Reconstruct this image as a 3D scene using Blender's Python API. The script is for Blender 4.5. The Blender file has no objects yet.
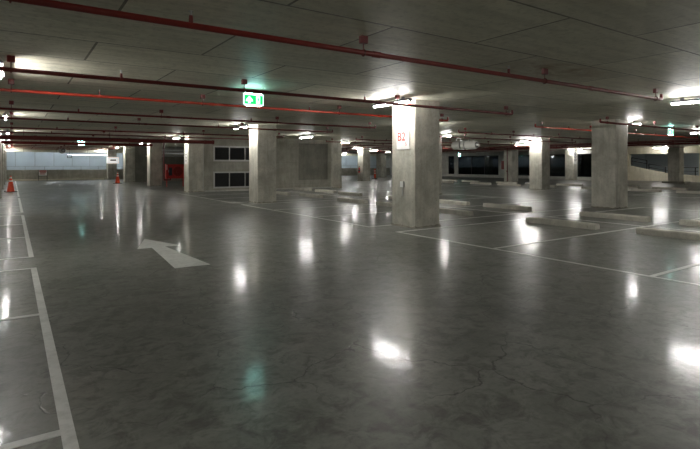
import bpy, bmesh, math, random
from mathutils import Vector, Matrix

random.seed(7)
sc = bpy.context.scene
C = sc.collection

# ------------------------------------------------------------------ camera
TH = 0.599167                     # angle between the drive aisle (+Y) and the view axis
EYE = 1.409
cam_d = bpy.data.cameras.new('camera')
cam_d.sensor_width = 36.0
cam_d.lens = 36.0 * 495.06 / 700.0
cam_d.shift_y = -(224.5 - 164.14) / 700.0
cam_d.clip_end = 300
cam = bpy.data.objects.new('camera', cam_d)
cam.location = (0, 0, EYE)
cam.rotation_euler = (math.pi / 2, 0, -TH)
C.objects.link(cam)
sc.camera = cam

# ------------------------------------------------------------------ world, exposure
w = bpy.data.worlds.new('world')
sc.world = w
w.use_nodes = True
w.node_tree.nodes['Background'].inputs[0].default_value = (0.5, 0.55, 0.6, 1)
w.node_tree.nodes['Background'].inputs[1].default_value = 0.01
sc.view_settings.view_transform = 'Standard'
sc.view_settings.look = 'None'
sc.view_settings.gamma = 1.0
sc.view_settings.use_curve_mapping = False
sc.view_settings.exposure = 0.52
sc.cycles.max_bounces = 8
sc.cycles.diffuse_bounces = 5
sc.cycles.glossy_bounces = 4
sc.cycles.sample_clamp_indirect = 6.0
TUBE = 200.0                      # radiance of the bare fluorescent tubes

# ------------------------------------------------------------------ layout (metres)
S = 8.4                           # column grid
CX, CY = 7.283, 8.143             # near corner of the B2 column
WX, WY = 0.745, 0.80              # column section
H = 2.83                          # ceiling height
def colx(i): return CX + S * i
def coly(j): return CY + S * j

# ------------------------------------------------------------------ materials
def nmat(name):
    m = bpy.data.materials.new(name)
    m.use_nodes = True
    nt = m.node_tree
    b = nt.nodes['Principled BSDF']
    return m, nt, b

class NB:
    """small node builder"""
    def __init__(s, nt): s.nt = nt
    def n(s, t, **kw):
        nd = s.nt.nodes.new(t)
        for k, v in kw.items():
            setattr(nd, k, v)
        return nd
    def link(s, a, b): s.nt.links.new(a, b)
    def val(s, sock, v):
        if hasattr(v, 'is_linked') or isinstance(v, bpy.types.NodeSocket): s.link(v, sock)
        else: sock.default_value = v
    def math(s, op, a, b=0.0, c=None, clamp=False):
        nd = s.n('ShaderNodeMath', operation=op, use_clamp=clamp)
        s.val(nd.inputs[0], a); s.val(nd.inputs[1], b)
        if c is not None: s.val(nd.inputs[2], c)
        return nd.outputs[0]
    def noise(s, vec, scale, detail=4, rough=0.55, dist=0.0):
        nd = s.n('ShaderNodeTexNoise')
        s.link(vec, nd.inputs['Vector'])
        nd.inputs['Scale'].default_value = scale
        nd.inputs['Detail'].default_value = detail
        nd.inputs['Roughness'].default_value = rough
        nd.inputs['Distortion'].default_value = dist
        return nd.outputs['Fac']
    def ramp(s, fac, lo, hi, a=0.0, b=1.0):
        nd = s.n('ShaderNodeMapRange'); nd.clamp = True
        s.val(nd.inputs[0], fac)
        nd.inputs[1].default_value = lo; nd.inputs[2].default_value = hi
        nd.inputs[3].default_value = a; nd.inputs[4].default_value = b
        return nd.outputs[0]
    def mix(s, fac, a, b):
        nd = s.n('ShaderNodeMix', data_type='RGBA')
        s.val(nd.inputs[0], fac)
        for k, v in ((6, a), (7, b)):
            if isinstance(v, tuple): nd.inputs[k].default_value = (*v, 1) if len(v) == 3 else v
            else: s.link(v, nd.inputs[k])
        return nd.outputs[2]
    def bump(s, h, strength, dist, b):
        nd = s.n('ShaderNodeBump')
        nd.inputs['Strength'].default_value = strength
        nd.inputs['Distance'].default_value = dist
        s.link(h, nd.inputs['Height'])
        s.link(nd.outputs[0], b.inputs['Normal'])
        return nd
    def mapping(s, vec, scale=(1, 1, 1), rot=(0, 0, 0), loc=(0, 0, 0)):
        nd = s.n('ShaderNodeMapping')
        s.link(vec, nd.inputs[0])
        nd.inputs['Scale'].default_value = scale
        nd.inputs['Rotation'].default_value = rot
        nd.inputs['Location'].default_value = loc
        return nd.outputs[0]
    def line(s, coord, period, offset, width):
        """1 on thin lines repeating along one coordinate"""
        a = s.math('SUBTRACT', coord, offset)
        a = s.math('PINGPONG', a, period / 2.0)
        return s.math('LESS_THAN', a, width)

def plain(name, col, rough=0.5, metal=0.0, spec=0.5, noise=0.0, nscale=8.0):
    m, nt, b = nmat(name)
    b.inputs['Roughness'].default_value = rough
    b.inputs['Metallic'].default_value = metal
    b.inputs['Specular IOR Level'].default_value = spec
    nb = NB(nt)
    tc = nb.n('ShaderNodeTexCoord').outputs['Object']
    f = nb.noise(tc, nscale, 4)
    k = noise if noise else 0.06
    dark = tuple(c * (1 - k) for c in col); light = tuple(min(1, c * (1 + k)) for c in col)
    nb.link(nb.mix(nb.ramp(f, 0.3, 0.7), dark, light), b.inputs['Base Color'])
    return m

def emit(name, col, strength):
    m, nt, b = nmat(name)
    b.inputs['Base Color'].default_value = (*col, 1)
    b.inputs['Emission Color'].default_value = (*col, 1)
    b.inputs['Emission Strength'].default_value = strength
    return m

def mat_floor():
    m, nt, b = nmat('polished_concrete_floor')
    nb = NB(nt)
    geo = nb.n('ShaderNodeTexCoord').outputs['Object']
    sep = nb.n('ShaderNodeSeparateXYZ'); nb.link(geo, sep.inputs[0])
    big = nb.noise(geo, 0.35, 5, 0.6, 0.6)
    mid = nb.noise(geo, 2.2, 6, 0.65, 1.2)
    fine = nb.noise(geo, 26, 4, 0.6)
    streak = nb.noise(nb.mapping(geo, (3.0, 9.0, 1), (0, 0, 0.5)), 1.0, 5, 0.6, 1.5)
    c1 = nb.mix(nb.ramp(big, 0.35, 0.65), (0.086, 0.089, 0.078), (0.160, 0.164, 0.146))
    c2 = nb.mix(nb.math('MULTIPLY', nb.ramp(mid, 0.40, 0.66), 0.48), c1, (0.235, 0.24, 0.215))
    c2 = nb.mix(nb.math('MULTIPLY', nb.ramp(nb.noise(geo, 5.5, 6, 0.7, 0.8), 0.47, 0.62), 0.7), c2, (0.055, 0.055, 0.048))
    c3 = nb.mix(nb.math('MULTIPLY', nb.ramp(fine, 0.48, 0.7), 0.3), c2, (0.05, 0.05, 0.045))
    c3 = nb.mix(nb.math('MULTIPLY', nb.ramp(streak, 0.52, 0.72), 0.3), c3, (0.23, 0.228, 0.205))
    # hairline cracks in patches
    dv = nb.n('ShaderNodeTexNoise'); nb.link(geo, dv.inputs['Vector']); dv.inputs['Scale'].default_value = 2.4; dv.inputs['Detail'].default_value = 6
    add = nb.n('ShaderNodeVectorMath', operation='SCALE'); nb.link(dv.outputs['Color'], add.inputs[0]); add.inputs['Scale'].default_value = 0.55
    ad2 = nb.n('ShaderNodeVectorMath', operation='ADD'); nb.link(geo, ad2.inputs[0]); nb.link(add.outputs[0], ad2.inputs[1])
    vo = nb.n('ShaderNodeTexVoronoi', feature='DISTANCE_TO_EDGE'); vo.voronoi_dimensions = '2D'
    nb.link(ad2.outputs[0], vo.inputs['Vector']); vo.inputs['Scale'].default_value = 1.15
    crack = nb.ramp(vo.outputs['Distance'], 0.003, 0.011, 1.0, 0.0)
    patch = nb.ramp(nb.noise(geo, 0.75, 4, 0.6), 0.45, 0.53)
    crack = nb.math('MULTIPLY', crack, patch)
    # saw-cut joints on the column lines
    jy = nb.line(sep.outputs[1], S, CY + 0.68, 0.007)
    joint = jy
    dark = nb.math('MAXIMUM', nb.math('MULTIPLY', crack, 0.75), nb.math('MULTIPLY', joint, 0.8))
    nb.link(nb.mix(dark, c3, (0.03, 0.03, 0.028)), b.inputs['Base Color'])
    r = nb.math('ADD', nb.ramp(mid, 0.3, 0.75, 0.28, 0.40), nb.ramp(fine, 0.4, 0.8, 0.0, 0.05))
    nb.link(r, b.inputs['Roughness'])
    b.inputs['IOR'].default_value = 1.5
    b.inputs['Specular IOR Level'].default_value = 0.13
    wear = nb.math('ADD', nb.ramp(nb.noise(geo, 1.7, 6, 0.65, 0.8), 0.36, 0.64, 0.14, 0.36), nb.ramp(nb.noise(geo, 11, 5, 0.65), 0.4, 0.7, -0.08, 0.08))
    nb.link(wear, b.inputs['Coat Weight'])
    b.inputs['Coat IOR'].default_value = 1.5
    nb.link(nb.ramp(mid, 0.3, 0.75, 0.05, 0.10), b.inputs['Coat Roughness'])
    ripple = nb.noise(nb.mapping(geo, (1.0, 1.6, 1), (0, 0, 0.6)), 4.5, 4, 0.5, 0.6)
    h = nb.math('ADD', nb.math('ADD', ripple, nb.math('MULTIPLY', nb.noise(geo, 13, 5, 0.6, 0.5), 0.55)), nb.math('MULTIPLY', dark, -0.6))
    bp = nb.bump(h, 0.21, 0.008, b)
    nb.link(bp.outputs[0], b.inputs['Coat Normal'])
    return m

def mat_ceiling():
    m, nt, b = nmat('board_marked_concrete_ceiling')
    nb = NB(nt)
    geo = nb.n('ShaderNodeTexCoord').outputs['Object']
    sep = nb.n('ShaderNodeSeparateXYZ'); nb.link(geo, sep.inputs[0])
    big = nb.noise(geo, 0.5, 5, 0.6, 0.5)
    streak = nb.noise(nb.mapping(geo, (1.0, 7.0, 1)), 1.0, 5, 0.6, 0.4)
    fine = nb.noise(geo, 14, 5, 0.65)
    c = nb.mix(nb.ramp(big, 0.32, 0.68), (0.70, 0.675, 0.54), (0.85, 0.825, 0.675))
    c = nb.mix(nb.math('MULTIPLY', nb.ramp(streak, 0.42, 0.66), 0.7), c, (0.55, 0.528, 0.42))
    c = nb.mix(nb.math('MULTIPLY', nb.ramp(fine, 0.50, 0.68), 0.5), c, (0.40, 0.385, 0.30))
    # each formwork sheet a touch different
    br = nb.n('ShaderNodeTexBrick'); nb.link(nb.mapping(geo, (1, 1, 1), (0, 0, 0), (0.4, 0.9, 0)), br.inputs['Vector'])
    br.offset = 0.5
    br.inputs['Color1'].default_value = (1, 1, 1, 1); br.inputs['Color2'].default_value = (0.78, 0.78, 0.78, 1)
    br.inputs['Mortar'].default_value = (0.25, 0.245, 0.22, 1)
    br.inputs['Scale'].default_value = 1.0; br.inputs['Mortar Size'].default_value = 0.016
    br.inputs['Mortar Smooth'].default_value = 0.3
    br.inputs['Brick Width'].default_value = 2.44; br.inputs['Row Height'].default_value = 1.22
    mul = nb.n('ShaderNodeMix', data_type='RGBA'); mul.blend_type = 'MULTIPLY'; mul.inputs[0].default_value = 1
    nb.link(c, mul.inputs[6]); nb.link(br.outputs['Color'], mul.inputs[7])
    c = mul.outputs[2]
    # a rusty water stain
    g = nb.n('ShaderNodeVectorMath', operation='DISTANCE'); nb.link(nb.mapping(geo, (1, 2.0, 1)), g.inputs[0]); g.inputs[1].default_value = (6.9, 8.9, H)
    st = nb.math('MULTIPLY', nb.ramp(g.outputs['Value'], 0.3, 1.3, 1.0, 0.0), nb.ramp(nb.noise(geo, 2.5, 5, 0.6, 0.8), 0.40, 0.60))
    c = nb.mix(nb.math('MULTIPLY', st, 0.8), c, (0.27, 0.17, 0.07))
    nb.link(c, b.inputs['Base Color'])
    nb.link(nb.ramp(fine, 0.3, 0.8, 0.46, 0.60), b.inputs['Roughness'])
    b.inputs['Specular IOR Level'].default_value = 0.40
    h = nb.math('ADD', nb.math('MULTIPLY', br.outputs['Fac'], -0.8), nb.math('MULTIPLY', nb.noise(geo, 3, 4), 0.5))
    nb.bump(h, 0.35, 0.01, b)
    return m

def mat_concrete(name, lo, hi, rough=0.75, pits=True, boards=0.0):
    m, nt, b = nmat(name)
    nb = NB(nt)
    tc = nb.n('ShaderNodeTexCoord').outputs['Object']
    oi = nb.n('ShaderNodeObjectInfo')
    off = nb.n('ShaderNodeVectorMath', operation='ADD'); nb.link(tc, off.inputs[0])
    sca = nb.n('ShaderNodeVectorMath', operation='SCALE'); nb.link(oi.outputs['Location'], sca.inputs[0]); sca.inputs['Scale'].default_value = 1.37
    nb.link(sca.outputs[0], off.inputs[1])
    v = off.outputs[0]
    big = nb.noise(v, 1.6, 5, 0.6, 0.4)
    vert = nb.noise(nb.mapping(v, (6, 6, 0.8)), 1.0, 5, 0.6, 0.3)
    fine = nb.noise(v, 22, 5, 0.65)
    c = nb.mix(nb.ramp(big, 0.38, 0.62), lo, hi)
    c = nb.mix(nb.math('MULTIPLY', nb.ramp(vert, 0.45, 0.70), 0.5), c, tuple(x * 0.72 for x in lo))
    c = nb.mix(nb.math('MULTIPLY', nb.ramp(fine, 0.50, 0.72), 0.4), c, tuple(x * 0.6 for x in lo))
    if pits:
        vo = nb.n('ShaderNodeTexVoronoi', feature='F1'); nb.link(v, vo.inputs['Vector']); vo.inputs['Scale'].default_value = 11
        rnd = nb.n('ShaderNodeSeparateColor'); nb.link(vo.outputs['Color'], rnd.inputs[0])
        pit = nb.math('MULTIPLY', nb.ramp(vo.outputs['Distance'], 0.07, 0.12, 1, 0), nb.math('GREATER_THAN', rnd.outputs[0], 0.80))
        c = nb.mix(nb.math('MULTIPLY', pit, 0.7), c, (0.07, 0.066, 0.055))
    if boards:
        sep = nb.n('ShaderNodeSeparateXYZ'); nb.link(tc, sep.inputs[0])
        ln = nb.line(sep.outputs[2], boards, 0.3, 0.006)
        c = nb.mix(nb.math('MULTIPLY', ln, 0.35), c, (0.1, 0.095, 0.08))
    nb.link(c, b.inputs['Base Color'])
    b.inputs['Roughness'].default_value = rough
    b.inputs['Specular IOR Level'].default_value = 0.35
    nb.bump(nb.math('ADD', nb.math('MULTIPLY', fine, 0.5), big), 0.3, 0.01, b)
    return m

def mat_glass():
    m, nt, b = nmat('dark_tinted_glass')
    nb = NB(nt)
    out = nt.nodes['Material Output']
    gl = nb.n('ShaderNodeBsdfGlossy'); gl.inputs['Roughness'].default_value = 0.03; gl.inputs['Color'].default_value = (0.9, 0.95, 1, 1)
    tr = nb.n('ShaderNodeBsdfTransparent'); tr.inputs['Color'].default_value = (0.16, 0.2, 0.21, 1)
    fr = nb.n('ShaderNodeFresnel'); fr.inputs['IOR'].default_value = 1.45
    mx = nb.n('ShaderNodeMixShader')
    nb.link(fr.outputs[0], mx.inputs[0]); nb.link(tr.outputs[0], mx.inputs[1]); nb.link(gl.outputs[0], mx.inputs[2])
    nb.link(mx.outputs[0], out.inputs['Surface'])
    return m

def mat_paint():
    m, nt, b = nmat('worn_white_road_paint')
    nb = NB(nt)
    tc = nb.n('ShaderNodeTexCoord').outputs['Object']
    f = nb.noise(tc, 9, 6, 0.7); g = nb.noise(tc, 1.3, 4, 0.6)
    c = nb.mix(nb.ramp(f, 0.45, 0.75), (0.56, 0.56, 0.535), (0.36, 0.36, 0.34))
    c = nb.mix(nb.math('MULTIPLY', nb.ramp(g, 0.5, 0.7), 0.4), c, (0.27, 0.27, 0.255))
    nb.link(c, b.inputs['Base Color'])
    b.inputs['Roughness'].default_value = 0.42
    return m

M = dict(
    floor=mat_floor(), ceiling=mat_ceiling(), paint=mat_paint(), glass=mat_glass(),
    column=mat_concrete('fairfaced_concrete', (0.37, 0.355, 0.30), (0.56, 0.54, 0.465)),
    wall=mat_concrete('wall_concrete', (0.30, 0.288, 0.24), (0.40, 0.385, 0.33), boards=1.2),
    wall_dark=mat_concrete('raw_infill_concrete', (0.19, 0.185, 0.155), (0.26, 0.25, 0.21)),
    beige=mat_concrete('pale_beige_plaster', (0.66, 0.61, 0.48), (0.76, 0.71, 0.58)),
    pillar=mat_concrete('pale_grey_plaster', (0.42, 0.41, 0.37), (0.52, 0.51, 0.46)),
    stop=mat_concrete('cast_concrete_stop', (0.42, 0.405, 0.345), (0.55, 0.53, 0.46), pits=True),
    grout=mat_concrete('rough_grout', (0.16, 0.15, 0.12), (0.30, 0.285, 0.24)),
    panel=plain('pale_blue_grey_panel', (0.50, 0.56, 0.60), 0.6, noise=0.05, nscale=1.5),
    red=plain('red_pipe_paint', (0.20, 0.018, 0.013), 0.36, noise=0.12),
    darkred=plain('dark_red_pipe_paint', (0.13, 0.012, 0.010), 0.40, noise=0.12),
    orange=plain('bright_red_pipe_paint', (0.46, 0.05, 0.028), 0.3, noise=0.08),  # brighter orange-red than the other pipe colours
    steel=plain('galvanised_steel', (0.42, 0.42, 0.41), 0.4, 0.8),
    dark=plain('dark_metal', (0.035, 0.035, 0.036), 0.45, 0.4),
    housing=plain('grey_enamel_housing', (0.20, 0.20, 0.22), 0.4),
    white=plain('white_enamel', (0.74, 0.74, 0.72), 0.4),
    fan=plain('fan_grey_enamel', (0.60, 0.59, 0.55), 0.45),
    louver=plain('charcoal_louver', (0.045, 0.046, 0.045), 0.5),
    alum=plain('aluminium_frame', (0.50, 0.50, 0.48), 0.4, 0.3),
    cone=plain('orange_cone_plastic', (0.80, 0.075, 0.02), 0.4),
    coneband=plain('white_reflective_band', (0.85, 0.83, 0.80), 0.35),
    rubber=plain('black_rubber', (0.02, 0.02, 0.02), 0.7),
    redprint=plain('red_print', (0.40, 0.035, 0.018), 0.5),
    paleredprint=plain('pale_red_print', (0.50, 0.10, 0.08), 0.5),
    blackprint=plain('black_print', (0.03, 0.03, 0.035), 0.5),
    plate=plain('white_plate', (0.70, 0.70, 0.68), 0.4),
    cabred=plain('red_cabinet_enamel', (0.45, 0.03, 0.025), 0.35),
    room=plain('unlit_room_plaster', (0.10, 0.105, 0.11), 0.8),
    tube=emit('fluorescent_tube', (1.0, 0.985, 0.94), TUBE),
    cooltube=emit('cool_white_tube', (0.86, 0.94, 1.0), TUBE * 0.42),
    sgreen=emit('lit_green_sign', (0.005, 0.50, 0.11), 1.25),
    swhite=emit('lit_white_sign', (0.66, 1.0, 0.88), 1.5),
    slamp=emit('sign_edge_lamp', (0.40, 0.92, 0.88), 48.0),
)

# ------------------------------------------------------------------ mesh helpers
def mesh_from(bm, name, mat, smooth=False):
    bmesh.ops.recalc_face_normals(bm, faces=bm.faces)
    me = bpy.data.meshes.new(name)
    bm.to_mesh(me); bm.free()
    me.materials.append(M[mat] if isinstance(mat, str) else mat)
    if smooth:
        for p in me.polygons: p.use_smooth = True
        try: me.set_sharp_from_angle(angle=math.radians(40))
        except Exception: pass
    return me

def box(bm, x0, x1, y0, y1, z0, z1, bev=0.0):
    r = bmesh.ops.create_cube(bm, size=1.0)
    vs = r['verts']
    for v in vs:
        v.co = Vector((x0 if v.co.x < 0 else x1, y0 if v.co.y < 0 else y1, z0 if v.co.z < 0 else z1))
    if bev > 0:
        es = list({e for v in vs for e in v.link_edges})
        bmesh.ops.bevel(bm, geom=es, offset=bev, segments=1, affect='EDGES', profile=0.5)

def cyl(bm, p0, p1, r0, r1=None, n=12, cap=True):
    r1 = r0 if r1 is None else r1
    p0, p1 = Vector(p0), Vector(p1)
    d = p1 - p0
    L = d.length
    res = bmesh.ops.create_cone(bm, cap_ends=cap, segments=n, radius1=r0, radius2=r1, depth=L)
    q = Vector((0, 0, 1)).rotation_difference(d.normalized()).to_matrix().to_4x4()
    mt = Matrix.Translation((p0 + p1) / 2) @ q
    bmesh.ops.transform(bm, matrix=mt, verts=res['verts'])

def lathe(bm, prof, n=20):
    """profile [(r,z)] spun about Z"""
    rings = []
    for r, z in prof:
        if r < 1e-6: rings.append([bm.verts.new((0, 0, z))])
        else: rings.append([bm.verts.new((r * math.cos(2 * math.pi * k / n), r * math.sin(2 * math.pi * k / n), z)) for k in range(n)])
    for a, b in zip(rings, rings[1:]):
        for k in range(n):
            k2 = (k + 1) % n
            if len(a) == 1 and len(b) == 1: continue
            if len(a) == 1: bm.faces.new((a[0], b[k], b[k2]))
            elif len(b) == 1: bm.faces.new((a[k], b[0], a[k2]))
            else: bm.faces.new((a[k], a[k2], b[k2], b[k]))

def prism(bm, pts, axis, a0, a1):
    """extrude a 2-D polygon along an axis: 'x' pts=(y,z), 'y' pts=(x,z), 'z' pts=(x,y)"""
    def P(p, a):
        return {'x': (a, p[0], p[1]), 'y': (p[0], a, p[1]), 'z': (p[0], p[1], a)}[axis]
    v0 = [bm.verts.new(P(p, a0)) for p in pts]
    v1 = [bm.verts.new(P(p, a1)) for p in pts]
    bm.faces.new(v0); bm.faces.new(v1[::-1])
    for k in range(len(pts)):
        k2 = (k + 1) % len(pts)
        bm.faces.new((v0[k], v0[k2], v1[k2], v1[k]))

def obj(name, me, parent=None, loc=(0, 0, 0), rz=0.0):
    o = bpy.data.objects.new(name, me)
    C.objects.link(o)
    o.location = loc
    o.rotation_euler = (0, 0, rz)
    if parent is not None: o.parent = parent
    return o

def part(name, mat, parent, fn, smooth=False, loc=(0, 0, 0), label=None, kind=None):
    bm = bmesh.new(); fn(bm)
    o = obj(name, mesh_from(bm, name, mat, smooth), parent, loc)
    if label: o['label'] = label
    if kind: o['kind'] = kind
    return o

def tag(o, label, cat, group=None):
    o['label'] = label; o['category'] = cat
    if group: o['group'] = group
    return o

def thing(name, label, cat, loc=(0, 0, 0), rz=0.0, group=None):
    return tag(obj(name, None, None, loc, rz), label, cat, group)

def struct(o):
    o['kind'] = 'structure'
    return o

def copy_tree(o, parent=None):
    c = o.copy(); C.objects.link(c)
    if parent is not None: c.parent = parent
    for ch in list(o.children): copy_tree(ch, c)
    return c

# ------------------------------------------------------------------ floor and ceiling
XA, XB, YA, YB = -12.0, 52.0, -9.0, 56.0
def slab(z0, z1, x0=XA, x1=XB, y0=YA, y1=YB):
    return lambda bm: box(bm, x0, x1, y0, y1, z0, z1)
struct(part('floor', 'floor', None, slab(-0.25, 0.0)))
struct(part('ceiling', 'ceiling', None, slab(H, H + 0.3)))

# ------------------------------------------------------------------ outer walls
struct(part('wall_left', 'wall', None, slab(0, H, XA - 0.2, XA)))
struct(part('wall_rear', 'wall', None, slab(0, H, XA, XB, YA - 0.2, YA)))

# back: pale panelled retaining wall beyond a low concrete upstand
YW = 54.0
wb = struct(part('wall_back', 'wall_dark', None, lambda bm: box(bm, XA, 42, YW + 0.04, YW + 0.25, 0, H)))
PW = 1.5
def pan(z0, z1):
    bm = bmesh.new(); box(bm, 0.012, PW - 0.012, -0.04, 0, z0, z1, 0.006)
    return mesh_from(bm, 'panel', 'panel')
pm_hi, pm_lo = pan(1.21, H - 0.01), pan(0.02, 1.19)
x = -4.25
while x < 41:
    for pm in (pm_hi, pm_lo):
        obj('panel', pm, wb, (x - (0.75 if pm is pm_lo else 0), YW + 0.04, 0))
    x += PW
struct(part('wall_upstand', 'wall', None, lambda bm: (box(bm, XA, 7.3, 50.7, 50.95, 0, 0.92, 0.01), box(bm, 8.1, 41, 50.7, 50.95, 0, 0.92, 0.01))))
struct(part('trim_kerb', 'beige', None, lambda bm: box(bm, XA, 7.0, 50.3, 50.7, 0, 0.10, 0.01)))
struct(part('trim_added_beam', 'ceiling', None, lambda bm: box(bm, XA, 41, 50.7, 51.1, 2.46, H)))  # beam added to screen the cool battens behind it from view

# plant-room block between the column rows
def room_front(bm):
    y0, y1 = 25.0, 25.2
    zz = [(0.0, 0.16), (1.02, 1.56), (2.36, H)]
    box(bm, 8.028, 8.56, y0, y1, 0, H)
    for a, b in zz: box(bm, 8.56, 12.01, y0, y1, a, b)
    box(bm, 12.01, 13.52, y0, y1, 0, H)
    box(bm, 13.52, 15.5, y0, y1, 0, 0.5)
    box(bm, 13.52, 15.5, y0, y1, 2.6, H)
    box(bm, 15.5, colx(1), y0, y1, 0, H)
wf = struct(part('wall_plant_room', 'wall', None, room_front))
part('infill_panel', 'wall_dark', wf, lambda bm: box(bm, 13.52, 15.5, 25.07, 25.18, 0.5, 2.6), label='darker blocked-up opening')
part('joint_strip', 'alum', wf, lambda bm: box(bm, 8.03, 8.05, 24.985, 25.0, 0.05, 2.5))
part('kerb', 'pillar', wf, lambda bm: box(bm, 8.05, colx(1), 24.80, 25.0, 0, 0.07, 0.01))
def room_rest(bm):
    box(bm, 16.1, 16.3, coly(2) + WY, 41.8, 0, H)
    box(bm, 8.03, 16.1, 41.8, 42.0, 0, H)
struct(part('wall_plant_room_side', 'wall_dark', None, room_rest))

def louver_unit(z0, z1, label):
    t = thing('louver_grille', label, 'louver', (8.56, 25.0, z0), group='louvred vents of the plant room')
    W, hh = 3.45, z1 - z0
    def fr(bm):
        b = 0.07
        box(bm, 0, W, -0.03, 0.10, 0, b); box(bm, 0, W, -0.03, 0.10, hh - b, hh)
        box(bm, 0, b, -0.029, 0.10, b, hh - b); box(bm, W - b, W, -0.029, 0.10, b, hh - b)
    part('frame', 'alum', t, fr)
    for k in range(1, 4):
        xx = W * k / 4
        part('mullion', 'alum', t, lambda bm: box(bm, xx - 0.02, xx + 0.02, -0.02, 0.09, 0.07, hh - 0.07))
    def sl(bm):
        n = int((hh - 0.14) / 0.055)
        for k in range(n):
            zc = 0.09 + k * 0.055
            prism(bm, [(0.0, zc), (0.012, zc), (0.075, zc + 0.05), (0.063, zc + 0.05)], 'x', 0.07, W - 0.07)
    part('slats', 'louver', t, sl, kind='stuff')
    part('backing', 'louver', t, lambda bm: box(bm, 0.05, W - 0.05, 0.10, 0.12, 0.05, hh - 0.05))
louver_unit(1.56, 2.36, 'dark slatted louver grille, the upper of two in the plant-room wall')
louver_unit(0.16, 1.02, 'dark slatted louver grille, the lower of two in the plant-room wall')

# right: glazed front and ramp portal on the plane X = 41.4
XR = 41.4
XP = 44.2                         # plane of the ramp portal
WALL_SOLID = [(40.6, 56.0, 'pillar'), (39.1, 39.7, 'pillar'), (31.6, 33.5, 'pillar'), (24.9, 26.0, 'pillar')]
wr = None
def right_wall(bm):
    for a, b, m_ in WALL_SOLID[:4]: box(bm, XR, XR + 0.3, a, b, 0, H)
    for a, b in ((22.1, 24.9), (26.0, 31.6), (33.5, 39.1), (39.7, 40.6)):
        box(bm, XR, XR + 0.3, a, b, 0, 0.28)
        box(bm, XR, XR + 0.3, a, b, 2.32, H)
wr = struct(part('wall_right', 'pillar', None, right_wall))
n = 0
for a, b, mul in ((22.1, 24.9, [23.5]), (26.0, 31.6, [27.9, 29.7]), (33.5, 39.1, [35.4, 37.2]), (39.7, 40.6, [])):
    n += 1
    ys = [a] + mul + [b]
    wn = struct(obj('window_%d' % n, None, None, (XR, a, 0.28)))
    for y0, y1 in zip(ys, ys[1:]):
        part('pane', 'glass', wn, lambda bm: box(bm, 0.10, 0.115, y0 - a + 0.03, y1 - a - 0.03, 0.03, 2.01))
    for yy in ys:
        part('mullion', 'dark', wn, lambda bm: box(bm, 0.06, 0.16, yy - a - 0.03, yy - a + 0.03, 0.0, 2.04))
    part('rail', 'dark', wn, lambda bm: (box(bm, 0.065, 0.155, 0.03, b - a - 0.03, 0.0, 0.03), box(bm, 0.065, 0.155, 0.03, b - a - 0.03, 2.01, 2.04)))
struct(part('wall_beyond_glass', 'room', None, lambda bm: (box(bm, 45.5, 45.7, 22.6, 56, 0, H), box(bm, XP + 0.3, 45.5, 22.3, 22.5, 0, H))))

def ramp_wall(bm):
    box(bm, XR, XP + 0.3, 22.1, 22.3, 0, H)
    box(bm, XP, XP + 0.3, 21.8, 22.1, 0, H)
    box(bm, XP, XP + 0.3, 16.5, 21.8, 2.27, H)
    prism(bm, [(16.5, 0), (21.8, 0), (21.8, 1.28), (18.6, 0.63), (16.5, 0.50)], 'x', XP, XP + 0.3)
    box(bm, XP, XP + 0.3, YA, 16.5, 0, H)
struct(part('wall_ramp', 'beige', None, ramp_wall))
struct(part('wall_ramp_inner', 'panel', None, lambda bm: (box(bm, 50.0, 50.2, YA, 24, 0, H),)))
struct(part('wall_ramp_end', 'panel', None, lambda bm: box(bm, XP + 0.3, 50.0, 23.2, 23.4, 0, H)))

def railing(label, pts, posts, xoff):
    t = thing('ramp_railing', label, 'railing', (XP + xoff, pts[0][0], 0))
    y0 = pts[0][0]
    for dz in (0.0, -0.28):
        def rl(bm):
            for p, q in zip(pts, pts[1:]):
                cyl(bm, (0, p[0] - y0, p[1] + dz), (0, q[0] - y0, q[1] + dz), 0.028, n=8)
        part('rail', 'dark', t, rl)
    for yy, za, zb in posts:
        part('post', 'dark', t, lambda bm: box(bm, -0.03, 0.03, yy - y0 - 0.03, yy - y0 + 0.03, za, zb))
railing('dark metal railing stepping down along the sloped ramp wall', [(20.25, 1.42), (18.6, 1.14), (16.6, 1.14)],
        [(20.23, 0.90, 1.42), (18.95, 0.62, 1.20), (16.8, 0.5, 1.14)], 0.10)
railing('dark metal railing at the top of the ramp behind the lower railing', [(21.7, 1.98), (20.42, 1.72)],
        [(21.68, 1.20, 1.98), (20.44, 0.95, 1.72)], 0.20)

# ------------------------------------------------------------------ columns
def column_mesh():
    bm = bmesh.new()
    box(bm, 0, WX, 0, WY, 0, H)
    es = [e for e in bm.edges if abs(e.verts[0].co.z - e.verts[1].co.z) > 1]
    bmesh.ops.bevel(bm, geom=es, offset=0.022, segments=2, affect='EDGES', profile=0.5)
    return mesh_from(bm, 'shaft', 'column')
def grout_mesh(seed):
    rnd = random.Random(seed)
    bm = bmesh.new()
    per = []
    N = 9
    for k in range(N): per.append((WX * k / N, 0, 0, -1))
    for k in range(N): per.append((WX, WY * k / N, 1, 0))
    for k in range(N): per.append((WX - WX * k / N, WY, 0, 1))
    for k in range(N): per.append((0, WY - WY * k / N, -1, 0))
    lo, hi = [], []
    for px, py, nx, ny in per:
        a = 0.012 + rnd.random() * 0.022
        if (px, py) in ((0, 0), (WX, 0), (WX, WY), (0, WY)):
            nx = -1 if px < 0.1 else 1; ny = -1 if py < 0.1 else 1
        lo.append(bm.verts.new((px + nx * a, py + ny * a, 0.0)))
        hi.append(bm.verts.new((px - nx * 0.004, py - ny * 0.004, 0.02 + rnd.random() * 0.045)))
    for k in range(len(per)):
        k2 = (k + 1) % len(per)
        bm.faces.new((lo[k], lo[k2], hi[k2], hi[k]))
    return mesh_from(bm, 'base_grout', 'grout')
CM = column_mesh()
GM = [grout_mesh(k) for k in range(4)]
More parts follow.
